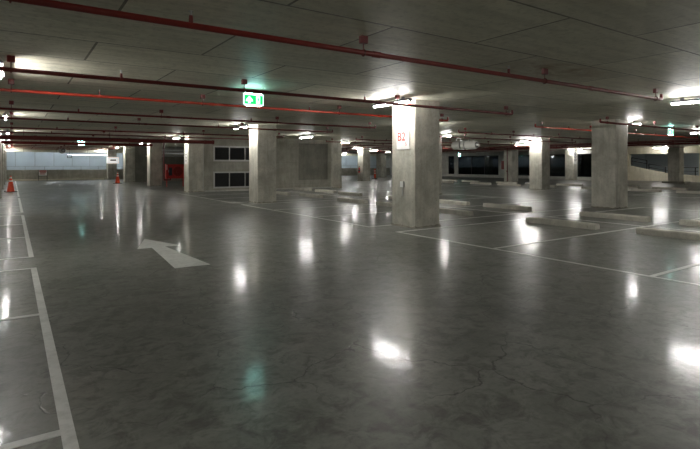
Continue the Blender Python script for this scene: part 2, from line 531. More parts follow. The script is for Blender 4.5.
col_label = {
    (0, 0): 'square concrete column carrying the white B2 plate',
    (0, 1): 'square concrete column standing in front of the louver grilles',
    (0, 2): 'concrete column with a tall symbol plate beside the louver grilles',
    (0, 3): 'concrete column beside the red hose reel cabinet',
    (0, 4): 'concrete column beside the orange cone, next to the hose-cabinet column',
    (0, 5): 'far concrete column with a white sign box near the top',
    (1, 0): 'square concrete column with red sprinkler pipe end at its top and wheel stops before it',
    (1, 1): 'concrete column mostly hidden behind the B2 column',
    (1, 2): 'concrete column ending the plant-room wall beside the blocked-up opening',
    (2, 3): 'concrete column with a red fire extinguisher hung on it',
    (2, 1): 'brightly lit concrete column standing before the dark glazed front',
    (3, 2): 'shaded concrete column with a red standpipe on its side before the glazed front',
    (3, 4): 'dark far concrete column beside the tall red and white post cone',
    (4, 2): 'pale concrete column set in the glazed front with a strip of symbols',
    (4, 1): 'dark concrete column on a wide low plinth before the ramp railing',
    (-1, 5): 'concrete column of the cone-side row opposite the sign box column',
    (-1, 4): 'concrete column of the cone-side row opposite the far cone column',
    (-1, 3): 'concrete column of the cone-side row opposite the hose cabinet column',
    (-1, 2): 'concrete column of the cone-side row opposite the symbol-plate column',
    (-1, 1): 'concrete column of the cone-side row opposite the louver-front column',
    (-1, 0): 'concrete column of the cone-side row opposite the B2 column',
    (2, 0): 'concrete column of the second aisle opposite the second exit sign',
    (2, 2): 'concrete column hidden behind the B2 column beside the white pillars',
    (3, 1): 'concrete column hidden behind the pipe-end column',
}
columns = {}
for (i, j), lab in col_label.items():
    t = thing('concrete_column', lab, 'column', (colx(i), coly(j), 0), group='concrete columns on the parking grid')
    obj('shaft', CM, t)
    obj('base_grout', GM[(i + 3 * j) % 4], t)
    columns[(i, j)] = t
t = columns[(4, 1)]
part('plinth', 'grout', t, lambda bm: (box(bm, -0.5, 0.0, -0.55, WY + 0.2, 0, 0.13, 0.01), box(bm, 0.0, 0.45, -0.55, -0.04, 0, 0.13, 0.01)), label='low dark concrete plinth')
t = columns[(3, 2)]
def stand(bm):
    cyl(bm, (-0.07, 0.42, 0.0), (-0.07, 0.42, H), 0.035, n=10)
    cyl(bm, (-0.13, 0.42, 0.85), (-0.07, 0.42, 0.85), 0.06, n=10)
standpipe = tag(part('standpipe', 'darkred', None, stand, True, (colx(3), coly(2), 0)), 'red vertical standpipe with valve against the shaded column', 'pipe')

# ------------------------------------------------------------------ fluorescent battens
BL = 1.26
def bm_housing():
    bm = bmesh.new()
    prism(bm, [(-0.060, -0.030), (-0.025, 0.0), (0.025, 0.0), (0.060, -0.030), (0.055, -0.048), (-0.055, -0.048)], 'y', -BL / 2, BL / 2)
    for yy in (-0.4, 0.4): box(bm, -0.02, 0.02, yy - 0.03, yy + 0.03, 0.0, 0.05)
    return mesh_from(bm, 'housing', 'housing')
def bm_tube(mat):
    bm = bmesh.new(); cyl(bm, (0, -BL / 2 + 0.035, -0.072), (0, BL / 2 - 0.035, -0.072), 0.017, n=8)
    return mesh_from(bm, 'tube', mat, True)
def bm_cap(sy):
    bm = bmesh.new(); box(bm, -0.022, 0.022, min(sy * (BL / 2 - 0.03), sy * BL / 2), max(sy * (BL / 2 - 0.03), sy * BL / 2), -0.095, -0.045, 0.005)
    return mesh_from(bm, 'end_cap', 'housing')
HM, TM, TMC, CAPS = bm_housing(), bm_tube('tube'), bm_tube('cooltube'), [bm_cap(-1), bm_cap(1)]
def batten(x, y, label, group, rz=0.0, z=H - 0.05, cool=False):
    t = thing('fluorescent_batten', label, 'light', (x, y, z), rz, group)
    obj('housing', HM, t)
    obj('tube', TMC if cool else TM, t)
    for c in CAPS: obj('end_cap', c, t)
    return t
light_label = {
    (0, 0): 'lit fluorescent batten on the ceiling beside the B2 column, crossed by a red pipe',
    (0, 1): 'lit fluorescent batten at the top of the column before the louver grilles',
    (0, 2): 'lit fluorescent batten above the column with the tall symbol plate',
    (0, 3): 'lit fluorescent batten above the column beside the hose reel cabinet',
    (0, 4): 'lit fluorescent batten above the column beside the far orange cone',
    (0, 5): 'lit fluorescent batten above the white sign box column',
    (1, 0): 'lit fluorescent batten at the aisle side of the pipe-end column',
    (1, 1): 'lit fluorescent batten beside the column hidden behind the B2 column',
    (1, 2): 'lit fluorescent batten at the end of the plant-room wall',
    (2, 3): 'lit fluorescent batten above the fire extinguisher column',
    (2, 1): 'lit fluorescent batten above the bright column before the glazed front',
    (2, 0): 'lit fluorescent batten beyond the second exit sign in the second aisle',
    (3, 4): 'lit fluorescent batten above the far column by the tall post cone',
    (4, 2): 'lit fluorescent batten above the pale column set in the glazed front',
    (4, 1): 'lit fluorescent batten above the column before the ramp railing',
}
LEFT = [', before the arrow tail', ' opposite the B2 column', ' opposite the louver-front column', ' opposite the symbol-plate column', ' opposite the hose cabinet column',
        ' opposite the far cone column', ' opposite the sign box column']
for i in range(-1, 5):
    for j in range(-1, 6):
        if (i, j) == (3, 2) or (i == 1 and j > 2) or (i >= 4 and j != 2) or (i == 3 and j < 4): continue
        if i == 2 and j > 3: continue
        left_face = i % 2 == 0
        x = colx(i) - (0.47 if i == 0 else 0.42) if left_face else colx(i) + WX + (0.42 if i > 0 else 0.22)
        g = {-1: 'battens along the cone-side row', 0: 'battens along the near side of the B2 row', 1: 'battens along the far side of the B2 row'}.get(i, 'battens of the far aisles')
        lab = light_label.get((i, j), 'lit fluorescent batten in the line along the ' + {-1: 'cone-side row' + LEFT[j + 1], 0: 'edge of the B2 row', 1: 'back edge of the B2 row', 2: 'edge of the far row', 3: 'edge of the farthest row', 4: 'glazed front and ramp'}[i])
        g = 'battens along the ' + {-1: 'cone-side row', 0: 'edge of the B2 row', 1: 'back edge of the B2 row', 2: 'edge of the far row', 3: 'edge of the farthest row', 4: 'glazed front'}[i]
        batten(x, coly(j) + WY / 2 - (0.15 if (i, j) == (0, 0) else 0.8 if i == 4 else 0.0), lab, g)
mid_label = {(0, 0): 'lit fluorescent batten over the wheel stops beyond the end of a red pipe',
             (0, 1): 'lit fluorescent batten over the bays between the B2 column and the hidden column behind',
             (0, 2): 'lit fluorescent batten over the bays before the blocked-up opening',
             (1, 1): 'lit fluorescent batten over the bays before the shaded standpipe column',
             (1, 2): 'lit fluorescent batten over the far bays before the standpipe column'}
for a, js in ((-1, range(-1, 6)), (0, range(-1, 3)), (1, range(2, 5))):
    for j in js:
        x = CX + WX / 2 + S / 2 + 16.8 * a
        batten(x, coly(j) - (S - WY) / 2, mid_label.get((a, j), 'lit fluorescent batten over the cone-side bays, next before the one' + LEFT[j + 1].strip(',') if a < 0 else 'lit fluorescent batten over the middle of the far bays'), 'battens over the middle of the bays')
for x, y in ((43.1, 18.7), (43.1, 12.0)):
    batten(x, y, 'lit fluorescent batten before the pale ramp wall', 'battens before the ramp wall')
batten(12.0, 33.7, 'lit fluorescent batten in the open bay behind the hose reel cabinet', None)
# lights of the ramp and of the gap behind the upstand
for y in (14.0,):
    batten(47.2, y, 'lit fluorescent batten inside the ramp portal', 'battens inside the ramp portal')
for k in range(15):
    batten(-2.5 + 2.9 * k, 52.4, 'cool white batten hidden above the pale panelled wall', 'battens behind the far beam', math.pi / 2, cool=True)

# ------------------------------------------------------------------ sprinkler pipes
PZ = 2.645
def cup_mesh():
    bm = bmesh.new(); box(bm, -0.045, 0.045, -0.03, 0.03, H - 0.085, H, 0.006)
    return mesh_from(bm, 'hanger_cup', 'darkred')
def rod_mesh():
    bm = bmesh.new()
    cyl(bm, (0, 0, PZ + 0.03), (0, 0, H - 0.08), 0.007, n=6)
    bmr = 0.036
    for k in range(10):
        a0, a1 = 2 * math.pi * k / 10, 2 * math.pi * (k + 1) / 10
        cyl(bm, (0, bmr * math.cos(a0), PZ + bmr * math.sin(a0)), (0, bmr * math.cos(a1), PZ + bmr * math.sin(a1)), 0.008, n=5)
    return mesh_from(bm, 'hanger', 'darkred')
def head_mesh():
    bm = bmesh.new()
    cyl(bm, (0, 0, PZ + 0.015), (0, 0, PZ + 0.09), 0.021, 0.017, n=8)
    return mesh_from(bm, 'sprinkler_tee', 'darkred', True)
def sprk_mesh():
    bm = bmesh.new()
    cyl(bm, (0, 0, PZ + 0.09), (0, 0, PZ + 0.125), 0.009, n=6)
    cyl(bm, (0, 0, PZ + 0.125), (0, 0, PZ + 0.130), 0.022, n=10)
    return mesh_from(bm, 'sprinkler_head', 'steel')
CUP, ROD, TEE, SPR = cup_mesh(), rod_mesh(), head_mesh(), sprk_mesh()
pipe_meshes = {}
def pipe_mesh(x0, x1, r, mat):
    key = (x0, x1, r, mat)
    if key not in pipe_meshes:
        bm = bmesh.new()
        cyl(bm, (x0, 0, PZ), (x1, 0, PZ), r, n=12)
        for xc in [x0 + 1.9 + 4.4 * k for k in range(4)]:
            if xc < x1: cyl(bm, (xc - 0.05, 0, PZ), (xc + 0.05, 0, PZ), r + 0.006, n=12)
        pipe_meshes[key] = mesh_from(bm, 'pipe_run', mat, True)
    return pipe_meshes[key]
def elbow(x, s, r, mat):
    bm = bmesh.new()
    cyl(bm, (x, 0, PZ), (x + s * 0.03, 0, PZ + 0.02), r + 0.002, n=10)
    cyl(bm, (x + s * 0.03, 0, PZ + 0.01), (x + s * 0.03, 0, PZ + 0.10), r, r * 0.8, n=10)
    return mesh_from(bm, 'elbow', mat, True)
def sprinkler_pipe(x0, x1, y, label, mat='red', r=0.026, near=True, ends=(False, True), group=None, hx=None, sx=None):
    t = thing('sprinkler_pipe', label, 'pipe', (0, y, 0), group=group)
    obj('pipe_run', pipe_mesh(x0, x1, r, mat), t)
    for e, x, s in ((ends[0], x0, -1), (ends[1], x1, 1)):
        if e: obj('elbow', elbow(x, s, r, mat), t)
    for x in hx:
        h = obj('hanger', ROD, t, (x, 0, 0))
        obj('hanger_cup', CUP, h)
    for x in sx:
        h = obj('sprinkler_tee', TEE, t, (x, 0, 0))
        if near: obj('sprinkler_head', SPR, h)
    return t
NTH = ['first', 'second', 'third', 'fourth', 'fifth', 'sixth', 'seventh', 'eighth', 'ninth', 'tenth', 'eleventh', 'twelfth', 'thirteenth']
YS = [1.3, 4.45, 7.86, 10.05, 13.45, 16.18, 20.35, 23.2, 26.6, 29.6, 32.85, 36.0, 39.2, 42.4, 45.4, 48.4]
own = {4.45: 'red sprinkler pipe with three red hanger cups, next before the one crossing the exit sign',
       7.86: 'dark red sprinkler pipe crossing in front of the exit sign and the batten at B2',
       10.05: 'bright orange-red sprinkler pipe just behind the exit sign, running into the B2 column',
       13.45: 'red sprinkler pipe next beyond the bright orange-red one',
       16.18: 'red sprinkler pipe passing over the column before the louver grilles'}
for y in YS:
    m_ = {10.05: 'orange'}.get(y, 'darkred' if y > 5 else 'red')
    rr = 0.030 if y < 9 else 0.026
    # first aisle
    if y > 41: xe = 7.0
    elif y > 24: xe = 7.2
    else: xe = 10.2
    sprinkler_pipe(-2.9, xe, y, own.get(y, 'red sprinkler pipe passing over the large painted arrow tail' if y < 4 else '%s dark red sprinkler pipe over the first aisle beyond the bright orange-red one' % NTH[YS.index(y) - 4]), m_, rr, y < 20,
                   (False, y < 24), 'sprinkler pipes over the first aisle',
                   [hx for hx in (-0.01, 3.22, 6.55, 10.0) if hx < xe - 0.1], [sx for sx in (1.32, 5.72) if sx < xe - 0.1])
    # second aisle
    if y > 6 and y < 45:
        sprinkler_pipe(14.3 if y < 24 else 17.4, 26.7, y, {7.86: 'dark red sprinkler pipe starting at the top of the pipe-end column',
                       10.05: 'bright red sprinkler pipe passing just behind the pipe-end column'}.get(y, '%s dark red sprinkler pipe over the second aisle beyond the pipe-end column' % NTH[max(0, YS.index(y) - 4)]),
                       m_, rr, False, (True, True), 'sprinkler pipes over the second aisle', [14.65 if y < 24 else 17.5, 17.6, 20.9, 24.2, 26.4], [16.2, 19.0, 22.6] if y < 24 else [19.0, 22.6])
    if 12 < y < 40:
        sprinkler_pipe(31.9, 40.8, y, '%s dark red sprinkler pipe over the farthest aisle counted from the ramp portal' % NTH[YS.index(y) - 4], 'darkred', 0.026, False,
                       (True, False), 'sprinkler pipes over the farthest aisle', [32.4, 35.7, 39.0], [34.0, 37.4])

# thick mains
def cross_main(bm):
    cyl(bm, (-3.5, 0, 0), (8.25, 0, 0), 0.085, n=16)
    for x in (0.8, 4.4, 7.9): cyl(bm, (x - 0.06, 0, 0), (x + 0.06, 0, 0), 0.10, n=16)
t = thing('cross_main_pipe', 'thick dark red main pipe ending at the plant-room wall', 'pipe', (0, 24.3, 2.50))
part('pipe_run', 'darkred', t, cross_main, True)
part('end_cap', 'darkred', t, lambda bm: (cyl(bm, (8.25, 0, 0), (8.34, 0, 0), 0.105, n=16),), True)
for x in (0.4, 3.6, 6.8):
    part('hanger', 'dark', t, lambda bm: (cyl(bm, (x, -0.09, 0.0), (x, -0.09, H - 2.50), 0.008, n=6), cyl(bm, (x, 0.09, 0.0), (x, 0.09, H - 2.50), 0.008, n=6), box(bm, x - 0.02, x + 0.02, -0.10, 0.10, -0.105, -0.085)))
for k, (xm, zm, rm, lab) in enumerate(((30.3, 2.64, 0.040, 'thick dark red main running along the edge of the farthest bays, on the near side'),
                                       (31.1, 2.56, 0.050, 'thick dark red main running along the edge of the farthest bays, on the far side'),
                                       (29.4, 2.68, 0.025, 'thin dark red pipe running along beside the two thick mains'))):
    t = thing('main_pipe', lab, 'pipe', (xm, 8.0, zm))
    part('pipe_run', 'darkred', t, lambda bm: (cyl(bm, (0, 0, 0), (0, 40, 0), rm, n=14),), True)
    for yy in range(2, 40, 4):
        part('hanger', 'dark', t, lambda bm: (cyl(bm, (0, yy, rm - 0.01), (0, yy, H - zm), 0.01, n=6),))
# second thick main at the back of the first aisle
t = thing('cross_main_pipe', 'long dull red main pipe high across the far end of the first aisle', 'pipe', (0, 31.4, 2.55))
part('pipe_run', 'red', t, lambda bm: (cyl(bm, (-3.5, 0, 0), (7.0, 0, 0), 0.075, n=14),), True)
for x in (0.4, 3.6, 6.6):
    part('hanger', 'dark', t, lambda bm: (cyl(bm, (x, 0, 0.06), (x, 0, H - 2.55), 0.01, n=6),))

# ------------------------------------------------------------------ exit signs
def exit_sign(x, y, label, zt=2.69):
    W_, H_ = 0.40, 0.205
    t = thing('exit_sign', label, 'exit sign', (x, y, zt - H_), group='green exit signs over the aisles')
    part('case', 'white', t, lambda bm: box(bm, -W_ / 2, W_ / 2, -0.02, 0.02, 0, H_, 0.004))
    part('edge_lamp', 'slamp', t, lambda bm: box(bm, -W_ / 2 + 0.03, W_ / 2 - 0.03, -0.012, 0.012, H_, H_ + 0.012), label='glowing edge')
    part('edge_lamp', 'slamp', t, lambda bm: box(bm, -W_ / 2 + 0.05, W_ / 2 - 0.05, -0.010, 0.010, -0.010, 0.0), label='glowing lower edge')
    for s in (-1, 1):
        yy = lambda a: (min(s * a, s * (a + 0.002)), max(s * a, s * (a + 0.002)))
        part('border', 'swhite', t, lambda bm: box(bm, -W_ / 2 + 0.004, W_ / 2 - 0.004, *yy(0.0205), 0.004, H_ - 0.004))
        part('green_field', 'sgreen', t, lambda bm: box(bm, -W_ / 2 + 0.022, W_ / 2 - 0.022, *yy(0.0230), 0.022, H_ - 0.022))
        def arrow(bm):
            cx, z = -0.085, 0.034
            prism(bm, [(cx - 0.024, z), (cx + 0.024, z), (cx + 0.024, z + 0.035), (cx + 0.07, z + 0.035), (cx + 0.058, z + 0.075), (cx, z + 0.135), (cx - 0.058, z + 0.075), (cx - 0.07, z + 0.035), (cx - 0.024, z + 0.035)], 'y', *yy(0.0255))
        part('arrow', 'swhite', t, arrow)
        part('doorway', 'swhite', t, lambda bm: box(bm, 0.045, 0.125, *yy(0.0255), 0.034, H_ - 0.034))
        def man(bm):
            a0, a1 = yy(0.0280)
            cyl(bm, (0.088, a0, 0.140), (0.088, a1, 0.140), 0.011, n=10)
            prism(bm, [(0.078, 0.126), (0.096, 0.126), (0.100, 0.092), (0.080, 0.092)], 'y', a0, a1)
            prism(bm, [(0.080, 0.092), (0.088, 0.092), (0.074, 0.048), (0.064, 0.050)], 'y', a0, a1)
            prism(bm, [(0.090, 0.092), (0.099, 0.092), (0.112, 0.066), (0.104, 0.058)], 'y', a0, a1)
            prism(bm, [(0.096, 0.126), (0.098, 0.116), (0.116, 0.104), (0.117, 0.112)], 'y', a0, a1)
            prism(bm, [(0.078, 0.126), (0.080, 0.116), (0.062, 0.100), (0.058, 0.106)], 'y', a0, a1)
        part('running_figure', 'sgreen', t, man)
    for xx in (-W_ / 2 + 0.006, W_ / 2 - 0.006):
        part('hanging_rod', 'steel', t, lambda bm: (cyl(bm, (xx, 0, H_ - 0.01), (xx, 0, H - zt + H_), 0.005, n=6),))
    return t
exit_sign(3.655, 8.5, 'green lit exit sign with white arrow hanging over the first aisle near the B2 column')
exit_sign(3.44, 33.7, 'small green lit exit sign far down the first aisle', 2.76)
exit_sign(20.27, 8.5, 'pale green exit sign over the second aisle beside the pipe-end column', 2.71)
exit_sign(36.6, 34.4, 'tiny lit exit sign below the jet fan before the glazed front', 2.42)

# ------------------------------------------------------------------ painted lines
LW = 0.066
PT = 0.003
def stripe(x0, x1, y0, y1, label, group):
    me_key = (round(x1 - x0, 3), round(y1 - y0, 3))
    if me_key not in stripe_m:
        bm = bmesh.new(); box(bm, 0, x1 - x0, 0, y1 - y0, 0, PT)
        stripe_m[me_key] = mesh_from(bm, 'painted_line', 'paint')
    o = obj('painted_line', stripe_m[me_key], None, (x0, y0, 0.0))
    return tag(o, label, 'floor marking', group)
stripe_m = {}
B0, BW = 0.53, 2.47
def bays(j): return [B0 + S * j + BW * k for k in range(4)]
edges = {0.21: ('white edge line of the cone-side row', 0, 5),
         6.58: ('white edge line of the B2 column row', 0, 2),
         17.05: ('white edge line behind the B2 row', 0, 2),
         23.35: ('white edge line of the far row', 0, 3)}
WHERE = {-1: 'under the camera', 0: 'before the B2 column line', 1: 'just past the B2 column line', 2: 'reaching the louver wall line', 3: 'past the louver wall line',
         4: 'past the hose reel cabinet', 5: 'ending at the low far wall'}
WHERE[-1] = 'before the tail of the large arrow'
STEP = {0: 'before the B2 column line', 1: 'past the B2 column line', 2: 'past the next column line', 3: 'past the louver wall line'}
def bay_name(j, q): return NTH[q] + ' bay ' + STEP[j] if j else NTH[2 - q] + ' bay ' + STEP[0]
def div_name(j, k): return NTH[k] + ' ' + STEP[j] if j else NTH[3 - k] + ' ' + STEP[0]
for xe, (lab, j0, j1) in edges.items():
    for j in range(j0, j1 + 1):
        b = bays(j)
        stripe(xe, xe + LW, b[0] - LW / 2, b[3] + LW / 2, lab + ', ' + WHERE[j], 'bay edge lines')
for j in range(0, 3):
    b = bays(j)
    stripe(11.80, 11.80 + LW, b[0] - LW / 2, b[3] + LW / 2, 'white line between the wheel stop rows, ' + WHERE[j], 'bay middle lines')
for j in range(0, 4):
    for k, yb in enumerate(bays(j)):
        if yb > 0: stripe(-4.9, 0.21, yb - LW / 2, yb + LW / 2, 'white bay divider off the cone-side aisle line, ' + div_name(j, k), 'bay dividers of the cone-side row')
        if yb > 0 and j < 3 and yb < 24.5:
            stripe(6.58 + LW, 11.80, yb - LW / 2, yb + LW / 2, 'white bay divider in the B2 row, ' + div_name(j, k), 'bay dividers of the B2 row')
            stripe(11.80 + LW, 17.05, yb - LW / 2, yb + LW / 2, 'white bay divider behind the B2 row, ' + div_name(j, k), 'bay dividers behind the B2 row')
        if 6 < yb < 34:
            stripe(23.35 + LW, 28.6, yb - LW / 2, yb + LW / 2, 'white bay divider in the far row, ' + div_name(j, k), 'bay dividers of the far row')

arrow_o = part('painted_arrow', 'paint', None, lambda bm: prism(bm, [(0, 1.45), (-0.34, 0.36), (-0.11, 0.36), (-0.24, -1.55), (0.24, -1.57), (0.10, 0.36), (0.34, 0.36)], 'z', 0, PT), loc=(2.06, 8.42, 0))
tag(arrow_o, 'large white direction arrow painted on the first aisle floor', 'floor marking')

# ------------------------------------------------------------------ wheel stops
def stop_mesh(L, seed):
    rnd = random.Random(seed)
    bm = bmesh.new()
    w_, h_ = 0.10, 0.125
    prof = [(-w_, 0.0), (-w_ + 0.008, 0.095), (-0.075, h_ - 0.006), (-0.06, h_), (0.06, h_), (0.075, h_ - 0.006), (w_ - 0.008, 0.095), (w_, 0.0)]
    N = 7
    rings = []
    for k in range(N):
        yy = -L / 2 + L * k / (N - 1)
        sh = 0.96 if k in (0, N - 1) else 1.0
        rings.append([bm.verts.new((p[0] * sh + rnd.uniform(-.003, .003), yy, p[1] * sh if p[1] else 0)) for p in prof])
    for a, b in zip(rings, rings[1:]):
        for q in range(len(prof) - 1): bm.faces.new((a[q], a[q + 1], b[q + 1], b[q]))
        bm.faces.new((a[-1], a[0], b[0], b[-1]))
    bm.faces.new(rings[0]); bm.faces.new(rings[-1][::-1])
    return mesh_from(bm, 'wheel_stop', 'stop')
SM = [stop_mesh(1.75, k) for k in range(4)]
PIN = None
def pin_mesh():
    bm = bmesh.new()
    for yy in (-0.55, 0.55): cyl(bm, (0, yy, 0.15), (0, yy, 0.166), 0.018, n=8)
    return mesh_from(bm, 'anchor_pins', 'dark')
def wheel_stop(x, y, label, group, k=0, rz=0.0):
    o = obj('wheel_stop', SM[k % 4], None, (x, y, 0.0), rz)
    return tag(o, label, 'wheel stop', group)
k = 0
for j in range(0, 3):
    b = bays(j)
    for q in range(3):
        yc = (b[q] + b[q + 1]) / 2
        if yc < 2.5: continue
        k += 1
        dx, dy = random.uniform(-0.12, 0.12), random.uniform(-0.12, 0.12)
        if yc < 24.3:
            xa = {1: 10.55, 2: 10.42}.get(k, 10.45 + dx)
            wheel_stop(xa, yc + dy, 'concrete wheel stop of the B2 row, ' + bay_name(j, q), 'wheel stops beside the B2 column', k, random.uniform(-0.015, 0.015))
            wheel_stop(12.85 - dx, yc - dy, 'concrete wheel stop behind the B2 row, ' + bay_name(j, q), 'wheel stops before the pipe-end column', k + 1, random.uniform(-0.015, 0.015))
for j in range(0, 4):
    b = bays(j)
    for q in range(3):
        yc = (b[q] + b[q + 1]) / 2
        if yc < 6: continue
        k += 1
        wheel_stop(27.1 + random.uniform(-0.1, 0.1), yc, 'concrete wheel stop of the far row, ' + bay_name(j, q), 'wheel stops of the far row', k)
        if 9 < yc < 30: wheel_stop(30.0 + random.uniform(-0.1, 0.1), yc, 'concrete wheel stop facing the glazed front, ' + bay_name(j, q), 'wheel stops of the farthest row', k + 1)

# ------------------------------------------------------------------ text helper
def glyphs(name, text, size, mat, parent, loc, rot, depth=0.002, bold=0.0, label=None):
    cu = bpy.data.curves.new(name, 'FONT')
    cu.body = text; cu.size = size; cu.extrude = depth; cu.offset = bold
    cu.align_x = 'CENTER'; cu.align_y = 'CENTER'
    tmp = bpy.data.objects.new('tmp', cu); C.objects.link(tmp)
    bpy.context.view_layer.update()
    me = bpy.data.meshes.new_from_object(tmp.evaluated_get(bpy.context.evaluated_depsgraph_get()))
    bpy.data.objects.remove(tmp)
    me.materials.clear(); me.materials.append(M[mat])
    o = obj(name, me, parent, loc)
    o.rotation_euler = rot
    if label: o['label'] = label
    return o
FACE_X = (math.pi / 2, 0, -math.pi / 2)      # upright, read from the -X side
FACE_Y = (math.pi / 2, 0, 0)                 # upright, read from the -Y side

# B2 plate on the near column (faces the aisle, -X)
t = thing('column_sign', 'white plate with red B2 lettering on a concrete column', 'sign', (CX, 8.535, 1.745))
part('plate', 'plate', t, lambda bm: box(bm, -0.02, 0.0, -0.215, 0.215, 0, 0.44, 0.003))
glyphs('lettering', 'B2', 0.27, 'redprint', t, (-0.021, 0.045, 0.275), FACE_X, 0.001, 0.002, 'thin red B2')
glyphs('small_lettering', '5', 0.11, 'paleredprint', t, (-0.021, -0.115, 0.11), FACE_X, 0.001, 0.0, 'small pale red digit')
# small box below
t = thing('switch_box', 'small grey outlet box low on the B2 column', 'outlet box', (CX, 8.535, 0.90))
part('box', 'steel', t, lambda bm: box(bm, -0.05, 0.0, -0.045, 0.045, 0, 0.12, 0.006))
part('cover', 'white', t, lambda bm: box(bm, -0.056, -0.05, -0.052, 0.052, -0.005, 0.125, 0.002))
part('conduit', 'alum', t, lambda bm: (cyl(bm, (-0.025, 0, -0.20), (-0.025, 0, 0.0), 0.013, n=8),), True)

# tall plates with symbols
t = thing('column_sign', 'tall narrow white plate with black symbols on the column by the louver grilles', 'sign', (colx(0), coly(2) + 0.40, 1.40))
part('plate', 'plate', t, lambda bm: box(bm, -0.015, 0, -0.22, 0.22, 0, 0.85, 0.003))
def symbols(bm):
    for z, a in ((0.66, 0.05), (0.50, 0.08), (0.34, 0.05), (0.18, 0.06)):
        box(bm, -0.018, -0.015, -a, a, z - 0.04, z + 0.04)
part('symbols', 'blackprint', t, symbols)
t = thing('column_sign', 'narrow white plate with black round symbols on the pale column of the glazed front', 'sign', (colx(4) + 0.40, coly(2), 1.40))
part('plate', 'plate', t, lambda bm: box(bm, -0.34, 0.06, -0.015, 0, 0, 1.15, 0.003))
def rings(bm):
    for z in (0.93, 0.66, 0.38):
        n_ = 12
        for q in range(n_):
            a0, a1 = 2 * math.pi * q / n_, 2 * math.pi * (q + 1) / n_
            cyl(bm, (-0.14 + 0.12 * math.cos(a0), -0.017, z + 0.10 * math.sin(a0)), (-0.14 + 0.12 * math.cos(a1), -0.017, z + 0.10 * math.sin(a1)), 0.034, n=4)
part('symbols', 'blackprint', t, rings)
# sign box on the far column
t = thing('sign_box', 'white sign box with a dark legend on the far column of the first aisle', 'sign', (colx(0), coly(5) - 0.12, 1.47))
part('box', emit('lit_sign_box', (1.0, 0.97, 0.93), 0.55), t, lambda bm: box(bm, -0.10, 0.92, -0.04, 0.12, 0, 0.58, 0.01))
part('legend', 'blackprint', t, lambda bm: box(bm, 0.17, 0.70, -0.045, -0.04, 0.24, 0.38))
part('red_border', 'redprint', t, lambda bm: (box(bm, -0.08, 0.90, -0.043, -0.04, 0.52, 0.55), box(bm, -0.08, 0.90, -0.043, -0.04, 0.03, 0.06), box(bm, 0.87, 0.90, -0.043, -0.04, 0.06, 0.52)))

# ------------------------------------------------------------------ cones
def cone(x, y, label, hgt=0.78, post=False):
    t = thing('traffic_cone', label, 'traffic cone', (x, y, 0), rz=0.3, group='traffic cones')
    if not post:
        part('base', 'rubber', t, lambda bm: box(bm, -0.23, 0.23, -0.23, 0.23, 0, 0.035, 0.01))
        part('cone_body', 'cone', t, lambda bm: lathe(bm, [(0.175, 0.03), (0.165, 0.06), (0.035, hgt - 0.01), (0.026, hgt), (0.0, hgt)]), True)
        for a, b in ((0.50, 0.56), (0.66, 0.73)):
            ra = lambda z: 0.165 - (z - 0.06) * (0.13 / (hgt - 0.07)) + 0.003
            za, zb = a * hgt / 0.78, b * hgt / 0.78
            part('band', 'coneband', t, lambda bm: lathe(bm, [(ra(za), za), (ra(zb), zb)]), True)
    else:
        part('base', 'rubber', t, lambda bm: lathe(bm, [(0.0, 0.0), (0.26, 0.0), (0.25, 0.05), (0.10, 0.09), (0.0, 0.09)]))
        part('cone_body', 'cone', t, lambda bm: lathe(bm, [(0.11, 0.08), (0.085, 0.5), (0.07, hgt), (0.0, hgt)]), True)
        for a, b in ((0.50, 0.60), (0.72, 0.82)):
            part('band', 'coneband', t, lambda bm: lathe(bm, [(0.092, a), (0.086, b)]), True)
cone(-0.05, 30.3, 'orange traffic cone with white bands standing by the cone-side aisle line', 0.82)
cone(6.35, 39.3, 'orange traffic cone standing beside a column beside the first aisle', 0.82)
cone(28.4, 37.4, 'tall red post cone with white bands before the far wall', 0.95, True)

# board on legs before the upstand
t = thing('notice_board', 'small red and white notice board on legs before the low concrete wall', 'sign', (2.2, 50.05, 0))
part('board', 'plate', t, lambda bm: box(bm, -0.30, 0.30, -0.02, 0.02, 0.42, 0.90, 0.005))
part('red_print', 'redprint', t, lambda bm: (box(bm, -0.27, 0.27, -0.023, -0.02, 0.76, 0.87), box(bm, -0.22, 0.22, -0.023, -0.02, 0.64, 0.71), box(bm, -0.22, 0.15, -0.023, -0.02, 0.53, 0.59)))
part('frame', 'dark', t, lambda bm: (box(bm, -0.32, 0.32, 0.02, 0.05, 0.38, 0.43), box(bm, -0.32, 0.32, 0.02, 0.05, 0.88, 0.92)))
for s in (-1, 1):
    part('leg', 'dark', t, lambda bm: box(bm, s * 0.31 - 0.02, s * 0.31 + 0.02, 0.0, 0.05, 0, 0.92))

# white strip light above the upstand and the small screen at its end
t = thing('strip_light', 'long thin white strip light below the beam over the low concrete wall', 'light', (4.05, 50.55, 2.25))
part('housing', 'white', t, lambda bm: box(bm, 0, 3.25, -0.03, 0.03, 0.0, 0.06, 0.005))
part('diffuser', emit('strip_diffuser', (0.9, 0.96, 1.0), 5.0), t, lambda bm: box(bm, 0.02, 3.23, -0.025, 0.025, -0.03, 0.0, 0.005))
for xx in (0.3, 1.6, 2.9):
    part('hanging_rod', 'steel', t, lambda bm: (cyl(bm, (xx, 0, 0.05), (xx, 0, H - 2.25), 0.008, n=6),))
t = thing('hanging_sign', 'small dark-framed sign hanging at the end of the strip light', 'sign', (4.05, 50.4, 1.96))
part('frame', 'dark', t, lambda bm: (box(bm, 0, 0.34, -0.03, 0.03, 0, 0.04), box(bm, 0, 0.34, -0.03, 0.03, 0.23, 0.27), box(bm, 0, 0.04, -0.03, 0.03, 0.04, 0.23), box(bm, 0.30, 0.34, -0.03, 0.03, 0.04, 0.23)))
part('face', 'panel', t, lambda bm: box(bm, 0.04, 0.30, -0.015, 0.015, 0.04, 0.23))
